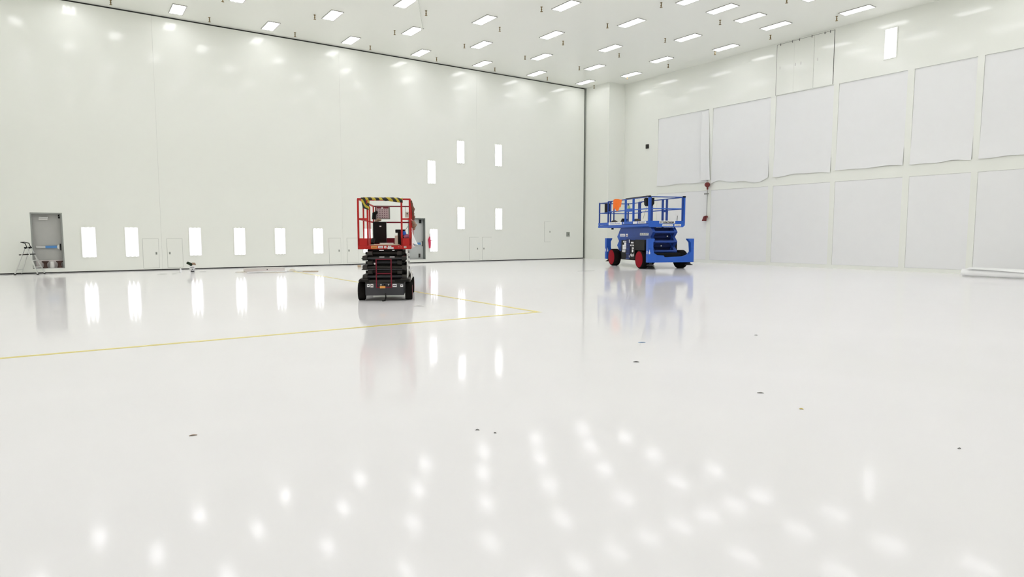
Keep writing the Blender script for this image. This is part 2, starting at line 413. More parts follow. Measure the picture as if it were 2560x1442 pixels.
B(-0.115, -0.05, 0, 0.115, 0, 0.27).build('box_body', GAPGREY, t, bevel=0.006)
B(-0.035, -0.062, 0.10, 0.035, -0.05, 0.17).build('button', CABLE, t)

# red hanging safety tag by the second grey door
t = thing('red_lanyard', 'crumpled pinkish red cloth hanging on a hook right of the grey door', 'cloth', (15.83, YD, 1.15))
MB().tube([(0, -0.02, 0.40), (-0.02, -0.04, 0.22)], 0.012, 6).build('hook', CABLE, t)
MB().tube([(-0.02, -0.05, 0.24), (-0.05, -0.06, 0.08), (-0.03, -0.06, -0.1), (-0.02, -0.05, -0.38)], [0.025, 0.075, 0.07, 0.045], 8).build('cloth', PINKR, t, smooth=True)
MB().tube([(0.0, -0.06, 0.02), (0.10, -0.06, 0.03)], [0.03, 0.02], 6).build('loose_end', DRED, t)

# ------------------------------------------------------------------ right wall fittings
t = thing('wall_speaker', 'small black box speaker on the right wall left of the masking sheets', 'speaker', (XR, 26.63, 6.62))
B(-0.07, -0.10, -0.12, 0, 0.10, 0.12).build('case', BLACK, t, bevel=0.01)
B(-0.076, -0.08, -0.10, -0.07, 0.08, 0.10).build('grille', DGREY, t)
t = thing('cable_reel', 'maroon cable reel with hanging plug on the right wall between masking sheets', 'cable reel', (XR-0.01, 22.17, 4.12))
MB().lathe([(0.02, -0.26), (0.10, -0.25), (0.13, -0.18), (0.13, -0.10), (0.10, -0.04), (0.03, 0.0)], axis='x', n=18).build('drum', MAROON, t, smooth=True)
MB().box(-0.16, -0.03, -0.25, -0.10, 0.03, -0.08).build('cable_guide', MAROON, t)
MB().tube([(-0.13, 0, -0.25), (-0.13, 0, -1.62)], 0.014, 6).build('cable', CABLE, t)
MB().box(-0.16, -0.06, -0.50, -0.09, 0.19, -0.44).build('cable_stop', CABLE, t)
MB().lathe([(0.02, -0.06), (0.06, -0.05), (0.06, 0.03), (0.02, 0.05)], c=(-0.13, 0.0, -1.68), n=12).build('plug_knob', MAROON, t)
MB().prism([(0.02, -1.62), (0.16, -1.66), (0.27, -1.90), (0.07, -1.90)], 'x', -0.20, -0.06).build('plug_box', MAROON, t, bevel=0.01)

# ------------------------------------------------------------------ floor tape
tag(B(-6.0, 9.78, 0.0005, 7.47, 9.88, 0.002).build('floor_tape', FYEL), 'long yellow tape line across the floor in front of the red lift', 'tape line', 'yellow floor tape')
tag(B(7.37, 9.88, 0.0005, 7.47, 26.6, 0.002).build('floor_tape', FYEL), 'yellow tape line running from the tape corner towards the hangar door', 'tape line', 'yellow floor tape')

# ------------------------------------------------------------------ step ladder
t = thing('step_ladder', 'small aluminium step ladder with black treads before the left grey door', 'ladder', (-1.30, 30.20, 0), R(-20))
top = {}
for nm, (xa, xb) in dict(front=(0.36, 0.02), rear=(-0.38, -0.06)).items():
    for sy in (-1, 1):
        wy = 0.28 if nm == 'front' else 0.26
        p = (xa, sy*wy, 0.03); q = (xb, sy*0.17, 0.98)
        MB().bar(p, q, 0.028, 0.055, (0,1,0)).build('leg', ALU, t)
        MB().box(xa-0.03, sy*wy-0.02, 0, xa+0.03, sy*wy+0.02, 0.035).build('foot', BLACK, t)
for z in (0.28, 0.53, 0.76):
    k = (z-0.03)/0.95; x = 0.36+(0.02-0.36)*k; w = 0.28+(0.17-0.28)*k
    B(x-0.15 if z > 0.7 else x-0.05, -w, z-0.02, x+0.04, w, z+0.012).build('tread', BLACK if z > 0.7 else ALU, t)
for s in (-1, 1):
    B(-0.07, s*0.17-0.025, 0.965, 0.035, s*0.17+0.025, 1.035).build('hinge_cap', BLACK, t, bevel=0.01)
MB().bar((-0.24, -0.2, 0.74), (0.10, -0.2, 0.755), 0.02, 0.035).bar((-0.24, 0.2, 0.74), (0.10, 0.2, 0.755), 0.02, 0.035).build('spreader', DGREY, t)
MB().tube([(0.02, -0.15, 1.0), (-0.04, -0.15, 1.17), (-0.18, -0.15, 1.21), (-0.18, 0.15, 1.21), (-0.04, 0.15, 1.17), (0.02, 0.15, 1.0)], 0.016, 8).build('hand_rail', BLACK, t)
MB().tube([(-0.32, -0.25, 0.18), (-0.32, 0.25, 0.18)], 0.012, 6).build('rear_brace', ALU, t)

# ------------------------------------------------------------------ bucket, bottle and litter
t = thing('paint_bucket', 'white printed bucket with rags on it near the hangar door', 'bucket', (3.98, 28.3, 0))
MB().lathe([(0.085, 0), (0.095, 0.02), (0.11, 0.24), (0.118, 0.242), (0.118, 0.255), (0.105, 0.255), (0.10, 0.24)], n=20).build('pail', WHITE, t, smooth=True)
# dark printing wrapped on the pail facing the room
for a0, a1, z0, z1 in ((-2.4, -1.0, 0.185, 0.205), (-2.25, -2.05, 0.06, 0.15), (-1.75, -1.45, 0.09, 0.14), (-1.15, -0.98, 0.07, 0.15), (-2.3, -0.95, 0.012, 0.055)):
    n = 8
    vs = []
    for j, z in ((0, z0), (1, z1)):
        for i in range(n+1):
            a = a0+(a1-a0)*i/n; r = 0.0965 + z*0.063
            vs.append((r*math.cos(a), r*math.sin(a), z))
    MB().add(vs, [(i, i+1, n+2+i, n+1+i) for i in range(n)]).build('printed_mark', INK, t)
tag(MB().tube([(-0.17, 0.0, 0.33), (-0.13, -0.0, 0.36), (-0.03, 0, 0.31), (0.0, 0, 0.255), (0.02, 0, 0.262)], [0.03, 0.055, 0.06, 0.06, 0.04], 10).build('dark_rag', DGREEN, loc=(3.95, 28.3, 0.012), smooth=True), 'dark green rag draped over the left rim of the white bucket', 'rag')
tag(MB().tube([(-0.05, 0.0, 0.285), (0.0, 0.0, 0.31), (0.07, 0.0, 0.31), (0.105, 0.0, 0.26)], [0.04, 0.05, 0.05, 0.02], 10).build('tan_rag', TAN, loc=(4.0, 28.32, 0.02), smooth=True), 'brown and tan rag on the right side of the white bucket', 'rag')
t = thing('white_bottle', 'small white bottle standing left of the printed bucket', 'bottle', (3.51, 27.95, 0))
MB().lathe([(0.035, 0), (0.038, 0.01), (0.038, 0.12), (0.018, 0.16), (0.018, 0.175)], n=16).build('bottle_body', WHITE, t, smooth=True)
MB().lathe([(0.02, 0.175), (0.02, 0.215)], n=12).build('cap', OFFW, t)
def litter(name, x, y, l, w, rz, m, label, cat='litter', h=0.008):
    o = MB().grid(lambda u, v: (l*(u-0.5), w*(v-0.5)*(1-0.5*abs(2*u-1)**2), 0.002+h*math.sin(math.pi*u)*(0.6+0.4*math.sin(5*v))), 8, 3).build(name, m, loc=(x, y, 0), rotz=rz, thick=0.002)
    tag(o, label, cat)
litter('wood_strip', 2.83, 27.5, 0.34, 0.05, R(-15), CABLE, 'longer thin grey strip on the floor left of the white bottle', 'strip')
litter('wood_strip', 3.22, 27.35, 0.18, 0.04, R(-35), CABLE, 'shorter thin grey strip on the floor near the white bottle', 'strip')
litter('paper_scrap', 4.35, 28.25, 0.24, 0.10, R(-15), CABLE, 'flat grey scrap lying right of the printed bucket')
litter('floor_strip', 17.45, 19.88, 0.85, 0.035, R(-4), CABLE, 'long thin dark strip on the floor left of the blue lift', 'strip')
litter('masking_scrap', 5.99, 12.12, 0.22, 0.10, R(-30), OFFW, 'curled pale scrap of tape on the floor right of the red lift', 'scrap', 0.012)
litter('leaf_scrap', 0.69, 5.2, 0.055, 0.022, R(-10), TAN, 'tiny brown scrap alone on the left foreground floor', 'scrap')
litter('blue_scrap', 6.49, 6.21, 0.10, 0.05, R(-35), BTAPE, 'tiny blue scrap of tape on the floor in front of the blue lift', 'scrap')
litter('dark_scrap', 5.43, 5.28, 0.07, 0.025, R(-45), DGREY, 'tiny dark scrap on the floor nearest below the blue scrap', 'scrap')
litter('yellow_scrap', 5.12, 3.02, 0.035, 0.02, R(-60), YEL, 'tiny yellow scrap on the right foreground floor', 'scrap')
litter('dark_scrap', 2.51, 4.1, 0.03, 0.012, R(-45), DGREY, 'tiny dark speck in the middle foreground, left of two', 'scrap')
litter('dark_scrap', 2.58, 3.96, 0.022, 0.01, R(-45), DGREY, 'tiny dark speck in the middle foreground, right of two', 'scrap')
litter('dark_scrap', 5.07, 1.81, 0.022, 0.01, R(-45), DGREY, 'tiny dark speck at the far right foreground', 'scrap')
litter('dark_scrap', 8.36, 5.69, 0.045, 0.02, R(-45), DGREY, 'tiny dark speck on the floor right of the blue scrap', 'scrap')
litter('grey_scrap', 5.33, 3.56, 0.06, 0.03, R(-45), CABLE, 'faint grey smear-like scrap just above the yellow scrap', 'scrap')
# flat packaging by the hangar door
tag(B(-1.0, -0.22, 0, 1.0, 0.22, 0.012).build('cardboard_sheet', PALEC, loc=(6.15, 26.5, 0), rotz=R(-52)), 'flattened tan cardboard sheet under the left end of the long carton', 'cardboard')
t = thing('long_carton', 'long low white carton lying on flattened cardboard near hangar door', 'carton', (6.45, 27.05, 0.013), R(2))
B(-0.78, -0.12, 0, 0.78, 0.12, 0.145).build('carton_body', PINKW, t, bevel=0.006)
B(-0.78, -0.125, 0.10, 0.78, -0.12, 0.146).build('flap', OFFW, t)
B(0.06, -0.127, 0.05, 0.09, -0.12, 0.09).build('hand_hole', INK, t)
tag(B(-0.75, -0.11, 0, 0.75, 0.11, 0.035).build('film_sheet', WHITE, loc=(6.35, 26.2, 0.0135), rotz=R(-8)), 'flat white foam sheet in front of the long carton', 'foam sheet')
tag(B(-0.45, -0.08, 0, 0.45, 0.08, 0.03).build('foam_strip', OFFW, loc=(7.62, 26.25, 0.001), rotz=R(-30)), 'short white foam strip right of the long carton', 'foam strip')
o = MB().grid(lambda u, v: (0.34*(u-0.5), 0.2*(v-0.5), 0.004+0.09*math.sin(math.pi*u)*math.sin(math.pi*v)), 8, 6).build('crumpled_paper', PALEC, loc=(7.45, 26.7, 0))
tag(o, 'crumpled pale paper at the right end of the long carton', 'paper')
tag(B(-0.30, -0.02, 0, 0.30, 0.02, 0.03).build('wooden_slat', CARD, loc=(7.95, 25.85, 0), rotz=R(-20)), 'thin brown slat at the right end of the packaging', 'slat')
t = thing('yellow_tool', 'small yellowish tool with cord on the floor behind the red lift', 'tool', (10.9, 28.1, 0), R(-30))
B(-0.09, -0.05, 0, 0.06, 0.05, 0.10).build('tool_body', CARD, t, bevel=0.01)
MB().tube([(0.06, 0, 0.02), (0.35, 0.02, 0.012), (0.6, 0.0, 0.012)], 0.01, 6).build('cord', CABLE, t)

# big roll of film at the right edge
t = thing('film_roll', 'thick roll of white film lying by the right wall at the edge', 'film roll', (26.55, 9.45, 0), R(180))
def lay(u, v):
    y = -0.25 + 4.6*u; a = v*2*math.pi*1.35 - 0.6
    r = 0.115 + 0.02*v
    return (0.02 + r*math.cos(a)*1.2, y, 0.133 + 0.98*r*math.sin(a))
MB().grid(lay, 10, 40).build('rolled_core', FILM2, t, smooth=True, thick=0.004)
def flap(u, v):
    y = 0.02 + 4.3*u - 0.10*v
    return (-0.16 + 0.37*v, y, 0.30 + 0.03*math.sin(math.pi*v) - v*v*(0.02 + 0.16*u) + 0.008*math.sin(9*u))
MB().grid(flap, 16, 10).build('open_flap', FILM2, t, smooth=True, thick=0.004)

# ------------------------------------------------------------------ red scissor lift
LR = Vector((5.94, 13.73, 0)); AR = R(-27.3)
t = thing('scissor_lift', 'red and dark grey scissor lift with caution tape on its railing', 'scissor lift', LR, AR, 'scissor lifts')
red_lift = t
def wheel(parent, x, y, r, w, side, hubm, hub_r):
    p = [(r*0.62, 0), (r*0.93, 0), (r, w*0.12), (r, w*0.88), (r*0.93, w), (r*0.62, w)]
    x0 = x if side < 0 else x-w
    o = MB().lathe(p, c=(x0, y, r), axis='x', n=32).build('wheel', TYRE, parent, smooth=True)
    hx = x0-0.004 if side < 0 else x0+w-0.05
    MB().lathe([(hub_r*0.3, -0.012 if side < 0 else 0.05), (hub_r*0.85, -0.006 if side < 0 else 0.055), (hub_r, 0.0), (hub_r, 0.054)], c=(hx, y, r), axis='x', n=28).build('hub', hubm, o, smooth=True)
    return o
for y in (0, 1.756):
    wheel(t, -0.61, y, 0.208, 0.16, -1, DRED, 0.13)
    wheel(t, 0.61, y, 0.208, 0.16, 1, DRED, 0.13)
B(-0.43, -0.30, 0.125, 0.43, 2.05, 0.40).build('chassis', CHASG, t, bevel=0.012)
B(-0.43, -0.26, 0.40, 0.43, 1.98, 0.47).build('chassis_deck', DGREY, t, bevel=0.01)
for s in (-1, 1):
    for y in (-0.28, 1.5):
        MB().prism([(s*0.36, 0.44), (s*0.36, 0.50), (s*0.55, 0.50), (s*0.575, 0.47), (s*0.575, 0.43)], 'y', y, y+0.55).build('fender', DGREY, t)
    B(s*0.36-0.13 if s > 0 else -0.54, -0.295, 0.432, 0.54 if s > 0 else -0.36+0.02, -0.285, 0.475).build('tie_slot', BLACK, t)
# scissor stack: layered arms with pins and cross tubes
zs = [0.49+0.106*i for i in range(7)]
for i in range(6):
    z0 = zs[i]; outer = i % 2 == 0
    for s in (-1, 1):
        xi = s*(0.385 if outer else 0.28); w = 0.105
        x0, x1 = sorted((xi, xi+s*w))
        ya = -0.16 - (0.07 if outer else 0.0); yb = 1.95
        MB().prism([(ya, z0+0.02), (ya+0.03, z0), (yb, z0+0.005), (yb+0.03, z0+0.05), (yb, z0+0.096), (ya+0.05, z0+0.100), (ya, z0+0.08)], 'x', x0, x1).build('scissor_arm', DGREY, t, bevel=0.006)
    MB().tube([(-0.44, -0.10 if outer else 0.02, z0+0.05), (0.44, -0.10 if outer else 0.02, z0+0.05)], 0.032, 10).build('cross_tube', DGREY if i % 3 else CHASG, t)
for i, z in enumerate((0.95, 0.70)):
    B(-0.51, -0.20, z, 0.50, -0.18, z+0.018).build('flat_strap', CHASG, t)
for i in range(5):
    o = B(0.493, -0.10, 0.50+0.128*i, 0.503, 1.9, 0.618+0.128*i).build('pale_arm_side', OFFW, t)  # off-white slabs laid over the outer right side of the arms
    MB().lathe([(0.035, 0), (0.035, 0.03)], c=(0.492, 0.9, 0.567+0.128*i), axis='x', n=10).build('pin', BLACK, o)
for x0, x1, z in ((-0.11, 0.0, 0.986), (0.12, 0.23, 0.986), (-0.11, -0.01, 1.135), (0.18, 0.23, 1.135)):
    B(x0, -0.25, z, x1, -0.235, z+0.016).build('warning_label', WHITE, t)
B(-0.40, 0.06, 0.47, 0.40, 1.9, 1.16).build('stack_fill', BLACK, t)  # added black block, darkens the gaps between the arms
B(0.565, 0.42, 0.42, 0.58, 1.42, 0.62).build('side_tray', OFFW, t)
MB().lathe([(0.02, 0), (0.02, 0.02)], c=(-0.22, -0.20, 0.84), axis='y', n=12).build('bolt_head', OFFW, t)
# ladder
for x in (-0.175, 0.155): MB().tube([(x, -0.36, 0.30), (x, -0.36, 0.955)], 0.014, 8).build('ladder_rail', DRED, t)
for z in (0.315, 0.625, 0.945): B(-0.175, -0.372, z-0.011, 0.155, -0.348, z+0.011).build('ladder_rung', DRED, t)
MB().bar((-0.175, -0.36, 0.34), (-0.175, -0.29, 0.34), 0.02, 0.02).bar((0.155, -0.36, 0.34), (0.155, -0.29, 0.34), 0.02, 0.02).build('ladder_bracket', DRED, t)
# chassis labels and strap
yf = -0.304
for x0, x1, z0, z1, m in ((-0.10, 0.02, 0.295, 0.345, ORLAB), (-0.39, -0.33, 0.32, 0.385, WHITE), (-0.315, -0.25, 0.31, 0.39, PINKW), (0.175, 0.27, 0.315, 0.385, WHITE), (0.35, 0.41, 0.315, 0.37, WHITE)):
    o = B(x0, (-0.38 if m is ORLAB else yf), z0, x1, (-0.374 if m is ORLAB else -0.30), z1).build('warning_label', m, t)
    if m is not ORLAB: B(x0+0.012, yf-0.002, (z0+z1)/2-0.006, x1-0.012, yf, (z0+z1)/2+0.012).build('printed_mark', INK, o)
for x in (-0.08, 0.0, 0.09): MB().lathe([(0.016, 0), (0.016, 0.04), (0.03, 0.05)], c=(x, -0.33, 0.37), axis='y', n=10).build('connector', CHROME if x else BLACK, t)
MB().tube([(0.02, -0.31, 0.17), (0.025, -0.34, 0.09), (0.01, -0.36, 0.015), (-0.05, -0.4, 0.008)], 0.014, 6).build('ground_strap', BLACK, t)
# platform
PF, PB, ZT, ZM, ZD = -0.08, 3.55, 2.30, 1.85, 1.25
B(-0.60, PF, 1.165, 0.595, 2.25, ZD).build('platform_deck', RED, t, bevel=0.006)
B(-0.56, 2.2, 1.19, 0.555, PB, ZD-0.01).build('extension_deck', RED, t, bevel=0.006)
for x0, x1 in ((-0.595, -0.36), (0.37, 0.595)): B(x0, PF, ZD, x1, PF+0.02, 1.415).build('toe_board', RED, t)
for x in (-0.595, 0.575):
    B(x, PF+0.02, ZD, x+0.02, 2.25, 1.40).build('toe_board', RED, t); B(x*0.94 - (0 if x < 0 else 0), 2.25, ZD-0.01, x*0.94+0.02, PB, 1.40).build('toe_board', RED, t)
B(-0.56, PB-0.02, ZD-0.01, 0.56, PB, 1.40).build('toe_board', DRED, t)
PO = 0.035
for x in (-0.58, -0.37, 0.39, 0.575):
    MB().bar((x, PF+0.02, 1.25), (x, PF+0.02, ZT), 0.04, 0.04).build('rail_post', RED, t)
for x in (-0.335,):
    MB().bar((x, PF+0.14, 1.25), (x, PF+0.14, 2.14), 0.03, 0.03).build('gate_post', RED, t)
for s in (-1, 1):
    x = s*0.577
    for y in (1.1, 2.22): MB().bar((x, y, 1.25), (x, y, ZT), PO, PO).build('rail_post', RED, t)
    MB().bar((s*0.545, PB-0.02, 1.22), (s*0.545, PB-0.02, ZT), PO, PO).build('rail_post', RED, t)
    for z, nm in ((ZT, 'top_rail'), (ZM, 'mid_rail')):
        MB().bar((x, PF+0.02, z), (x, 2.24, z), 0.034, 0.034).build(nm, RED, t)
        MB().bar((s*0.545, 2.1, z-0.01), (s*0.545, PB, z-0.01), 0.034, 0.034).build(nm, RED, t)
for z, nm in ((ZT, 'top_rail'), (ZM, 'mid_rail')):
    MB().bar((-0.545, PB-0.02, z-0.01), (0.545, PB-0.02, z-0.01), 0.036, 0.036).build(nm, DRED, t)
    for a, b in ((-0.595, -0.355), (0.375, 0.59)): MB().bar((a, PF+0.02, z), (b, PF+0.02, z), 0.036, 0.036).build(nm, RED, t)
MB().bar((-0.36, PF+0.02, ZT-0.02), (0.39, PF+0.02, ZT-0.02), 0.03, 0.03).build('gate_bar', RED, t)
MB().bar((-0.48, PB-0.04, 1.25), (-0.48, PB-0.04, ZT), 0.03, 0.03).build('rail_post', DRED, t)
# platform labels
for x0, x1, z0, z1, m in ((-0.305, -0.165, 1.18, 1.24, ORLAB), (-0.145, -0.035, 1.185, 1.24, WHITE), (-0.01, 0.04, 1.185, 1.235, WHITE), (0.075, 0.15, 1.215, 1.245, WHITE), (0.435, 0.49, 1.19, 1.235, PALEC)):
    o = B(x0, PF-0.003, z0, x1, PF, z1).build('warning_label', m, t)
    B(x0+0.015, PF-0.0045, (z0+z1)/2-0.004, x1-0.015, PF-0.003, (z0+z1)/2+0.006).build('printed_mark', INK if m is WHITE else MAROON, o)
o = B(0.065, PF-0.003, 1.172, 0.20, PF, 1.213).build('number_label', WHITE, t)
text('printed_number', '1066684', 0.034, INK, o, (0.132, PF-0.0042, 1.192), END)
for x in (0.32, 0.37): 
    for z in (1.195, 1.225): MB().lathe([(0.006, -0.006), (0.006, 0)], c=(x, PF, z), axis='y', n=8).build('rivet', PALEC, t)
MR = Matrix.Translation(LR) @ Matrix.Rotation(AR, 4, 'Z')
def onred(mb, name, m, label, cat, loc, rz=0, **k):
    o = mb.build(name, m, loc=MR @ Vector(loc), rotz=AR+rz, **k); return tag(o, label, cat)
def redthing(name, label, cat, loc, rz=0): return thing(name, label, cat, MR @ Vector(loc), AR+rz)
# caution tape wrapped round the gate bar
o = redthing('caution_tape', 'black and yellow caution tape wrapped along the top of the red lift gate', 'tape', (0, PF+0.02, ZT))
rnd = random.Random(3)
pts = [(-0.46+0.88*i/16, 0, 0.005-0.03*max(0, (i-8)/8)+0.005*rnd.uniform(-1, 1)) for i in range(17)]
MB().tube(pts, [0.035+0.006*rnd.uniform(-1, 1)+0.020*max(0, (i-6)/10) for i in range(17)], 10).build('wrapped_run', CAUTION, o, smooth=True)
MB().grid(lambda u, v: (-0.51+0.20*u*(1-0.3*v) + 0.04*v, -0.03-0.02*math.sin(6*u+3*v), 0.03-0.24*v-0.04*u*v), 6, 6).build('hanging_end', CAUTION, o, smooth=True, thick=0.004)
# board with chart on the far rail
o = redthing('chart_board', 'framed chart with red header hanging on the far railing of the red lift', 'chart', (-0.30, PB-0.05, 1.95))
B(-0.16, -0.012, -0.02, 0.22, 0.0, 0.33).build('board_frame', CABLE, o)
sh = B(-0.15, -0.016, 0.0, 0.18, -0.012, 0.28).build('chart_sheet', mat('pink_grey_sheet', (0.50, 0.40, 0.40), 0.6), o)
mk = MB()
for i in range(5):
    for k in range(5):
        x = -0.125+0.064*i; z = 0.03+0.052*k; mk.box(x-0.012, -0.0175, z-0.008, x+0.014, -0.016, z+0.013)
mk.build('printed_mark', mat('purple_ink', (0.10, 0.03, 0.06), 0.6), sh)
B(-0.15, -0.017, 0.28, 0.18, -0.012, 0.318).build('header_strip', DRED, o)
MB().box(-0.02, -0.022, 0.27, 0.03, -0.016, 0.31).build('clip', OFFW, o)
onred(MB().tube([(0, 0, 0), (0.02, 0, 0.16), (0.10, -0.02, 0.22)], [0.05, 0.06, 0.035], 8), 'dark_glove', BLACK, 'black drooping glove left of the chart on the red lift', 'glove', (-0.53, PB-0.12, 1.92), smooth=True)
onred(MB().tube([(0, 0, 0), (0.10, 0, 0.05), (0.18, 0, 0.04)], [0.03, 0.05, 0.02], 8), 'tan_cloth', TAN, 'small tan cloth tucked below the chart on the red lift', 'cloth', (-0.50, PB-0.14, 1.86), smooth=True)
# tool cases
o = redthing('black_case', 'tall black case with a white sticker at the far end of the red lift', 'case', (-0.35, PB-0.34, ZD))
B(-0.18, -0.10, 0, 0.18, 0.10, 0.60).build('case_body', BLACK, o, bevel=0.015)
B(0.0, -0.104, 0.46, 0.05, -0.10, 0.49).build('sticker', WHITE, o)
o = redthing('black_bin', 'black bin with a wide rim beside the right gate post of the red lift', 'bin', (0.335, 0.9, ZD))
MB().prism([(-0.075, 0), (0.085, 0), (0.09, 0.31), (-0.08, 0.31)], 'y', -0.12, 0.12).build('bin_body', BLACK, o)
B(-0.135, -0.14, 0.29, 0.10, 0.14, 0.37).build('bin_rim', BLACK, o, bevel=0.012)
onred(B(-0.33, -0.05, 0, 0.30, 0.75, 0.012), 'cardboard_sheet', CARD, 'flat tan cardboard sheet on the red lift deck inside the gate', 'cardboard', (0.0, PF+0.06, ZD+0.005))
o = redthing('pale_carton', 'pale upright piece of cardboard left of the black bin on the red lift', 'cardboard', (0.235, 0.5, ZD+0.02))
MB().prism([(-0.04, 0), (0.035, 0.0), (0.035, 0.21), (-0.03, 0.20)], 'y', -0.05, 0.06).build('carton_body', PALEC, o)
onred(B(-0.16, -0.04, 0, 0.16, 0.04, 0.03), 'white_batten', WHITE, 'white batten lying on the cardboard of the red lift', 'batten', (0.0, 0.6, ZD+0.02), R(12))
onred(MB().tube([(0, 0, 0), (0.0, 0.05, 0.05), (0.04, 0.1, 0.13)], [0.05, 0.06, 0.03], 8), 'dark_hose', BLACK, 'dark coiled hose by the left gate post of the red lift', 'hose', (-0.32, 0.35, ZD+0.03), smooth=True)
# bits on the right gate section
o = redthing('spray_gun', 'blue and pink spray bottle with wand at the right gate panel', 'spray bottle', (0.44, PF+0.06, 1.418))
MB().lathe([(0.03, 0.07), (0.045, 0.09), (0.045, 0.13), (0.02, 0.16)], n=12).build('blue_cap', BLUE, o, smooth=True)
MB().tube([(-0.01, 0, 0.02), (0.07, 0, 0.05), (0.12, 0, 0.04)], [0.035, 0.05, 0.03], 8).build('pink_cloth', mat('mauve_cloth', (0.35, 0.10, 0.17), 0.8, noise=0.4, nscale=30), o, smooth=True)
MB().tube([(0.0, 0, 0.14), (0.09, 0, 0.27)], 0.006, 6).build('wand', CABLE, o)
o = redthing('control_box', 'beige control box hung inside the right railing of the red lift', 'control box', (0.555, 0.35, 1.90))
B(-0.10, -0.05, 0, -0.01, 0.05, 0.13).build('box_body', PALEC, o, bevel=0.006)
MB().lathe([(0.016, -0.07), (0.016, -0.05)], c=(-0.05, 0, 0.085), axis='y', n=10).build('button', INK, o)
MB().tube([(-0.09, 0, 0.13), (-0.09, 0, 0.24)], 0.004, 5).build('hook_wire', CABLE, o)
# cloth bundles over the right side railing
def bundle(path, rad, seed):
    rnd = random.Random(seed); pts = []; rr = []
    for i in range(len(path)-1):
        for k in range(5):
            f = k/5; p = Vector(path[i]).lerp(Vector(path[i+1]), f); r = rad[i]*(1-f)+rad[i+1]*f
            pts.append(p + Vector((rnd.uniform(-1, 1), 0, rnd.uniform(-1, 1)))*r*0.3); rr.append(r*rnd.uniform(0.65, 1.25))
    return MB().tube(pts, rr, 9)
onred(bundle([(0.03, 0.3, 2.27), (0.05, 0.9, 2.12), (0.045, 1.3, 2.0), (0.05, 1.6, 1.86)], [0.02, 0.035, 0.04, 0.03], 1), 'dark_rag', BROWN, 'dark brown rags along the right railing of the red lift', 'rag', (0.577, 0, 0), smooth=True)
onred(bundle([(0.055, 1.0, 1.82), (0.07, 1.1, 1.72), (0.06, 1.2, 1.60)], [0.035, 0.055, 0.03], 2), 'tan_bundle', TAN, 'tan cloth bundle hanging on the right side of the red lift', 'cloth', (0.577, 0, 0), smooth=True)
onred(MB().grid(lambda u, v: (0.03+0.135*v*u+0.01*math.sin(9*u), 0.25+0.35*u, 1.66-0.17*u*(1-v)-(0.36+0.06*u)*v), 8, 8), 'white_sheet', WHITE, 'white plastic sheet hanging from the right side of the red lift', 'plastic sheet', (0.577, 0, 0), smooth=True, thick=0.004)
onred(MB().grid(lambda u, v: (0.035+0.10*u*(1-0.5*v), 0.02+0.1*v, 1.19+0.03*u+0.13*v*(1-u)), 6, 6), 'white_paper', WHITE, 'crumpled white paper below the hanging sheet on the red lift', 'paper', (0.577, 0.1, 0.0), thick=0.004)

# ------------------------------------------------------------------ blue scissor lift
LB = Vector((21.62, 19.587, 0)); AB = R(-19.87)
t = thing('scissor_lift', 'large blue four-wheel scissor lift with stabilizers by the right wall', 'scissor lift', LB, AB, 'scissor lifts')
for y in (0.0, 3.0):
    wheel(t, -1.10, y, 0.405, 0.34, -1, HUBRED, 0.355)
    wheel(t, 1.10, y, 0.405, 0.34, 1, HUBRED, 0.355)
for y in (0.0, 3.0):
    MB().tube([(-0.8, y, 0.405), (0.8, y, 0.405)], 0.09, 12).build('axle', BLACK, t)
B(-0.62, -0.62, 0.34, 0.62, 3.62, 0.70).build('chassis', BLACK, t, bevel=0.02)
# stabilizer frames at both ends
def outrig(y0, y1):
    poly = [(-1.09, 0.30), (1.09, 0.30), (1.09, 1.32), (0.80, 1.32), (0.82, 1.27), (0.93, 1.15), (0.96, 0.76), (0.84, 0.63), (0.62, 0.55),
            (-0.30, 0.52), (-0.36, 0.60), (-0.66, 0.62), (-0.80, 0.70), (-0.85, 0.85), (-0.86, 1.15), (-0.80, 1.26), (-0.78, 1.32), (-1.09, 1.32)]
    return MB().prism(poly, 'y', y0, y1)
for y0, y1 in ((-0.86, -0.66), (3.62, 3.82)):
    o = outrig(y0, y1).build('stabilizer_frame', BLUE, t)
    for s in (-1, 1):
        MB().lathe([(0.16, 0.17), (0.17, 0.19), (0.06, 0.24), (0.05, 0.34)], c=(s*0.92, (y0+y1)/2, 0.0), n=18).build('foot_pad', DGREY, o, smooth=True)
        B(s*1.02-0.07, y0-0.004, 0.9, s*1.02+0.07, y0, 0.905).build('seam', DBLUE, o)
    B(-1.065, y0-0.004, 0.66, -1.00, y0, 0.76).build('warning_label', WHITE, o)
    MB().prism([(-1.05, 0.765), (-1.015, 0.765), (-1.03, 0.86)], 'y', y0-0.004, y0).build('warning_label', WHITE, o)
    B(-1.094, (y0+y1)/2-0.03, 0.66, -1.09, (y0+y1)/2+0.03, 0.80).build('warning_label', WHITE, o)
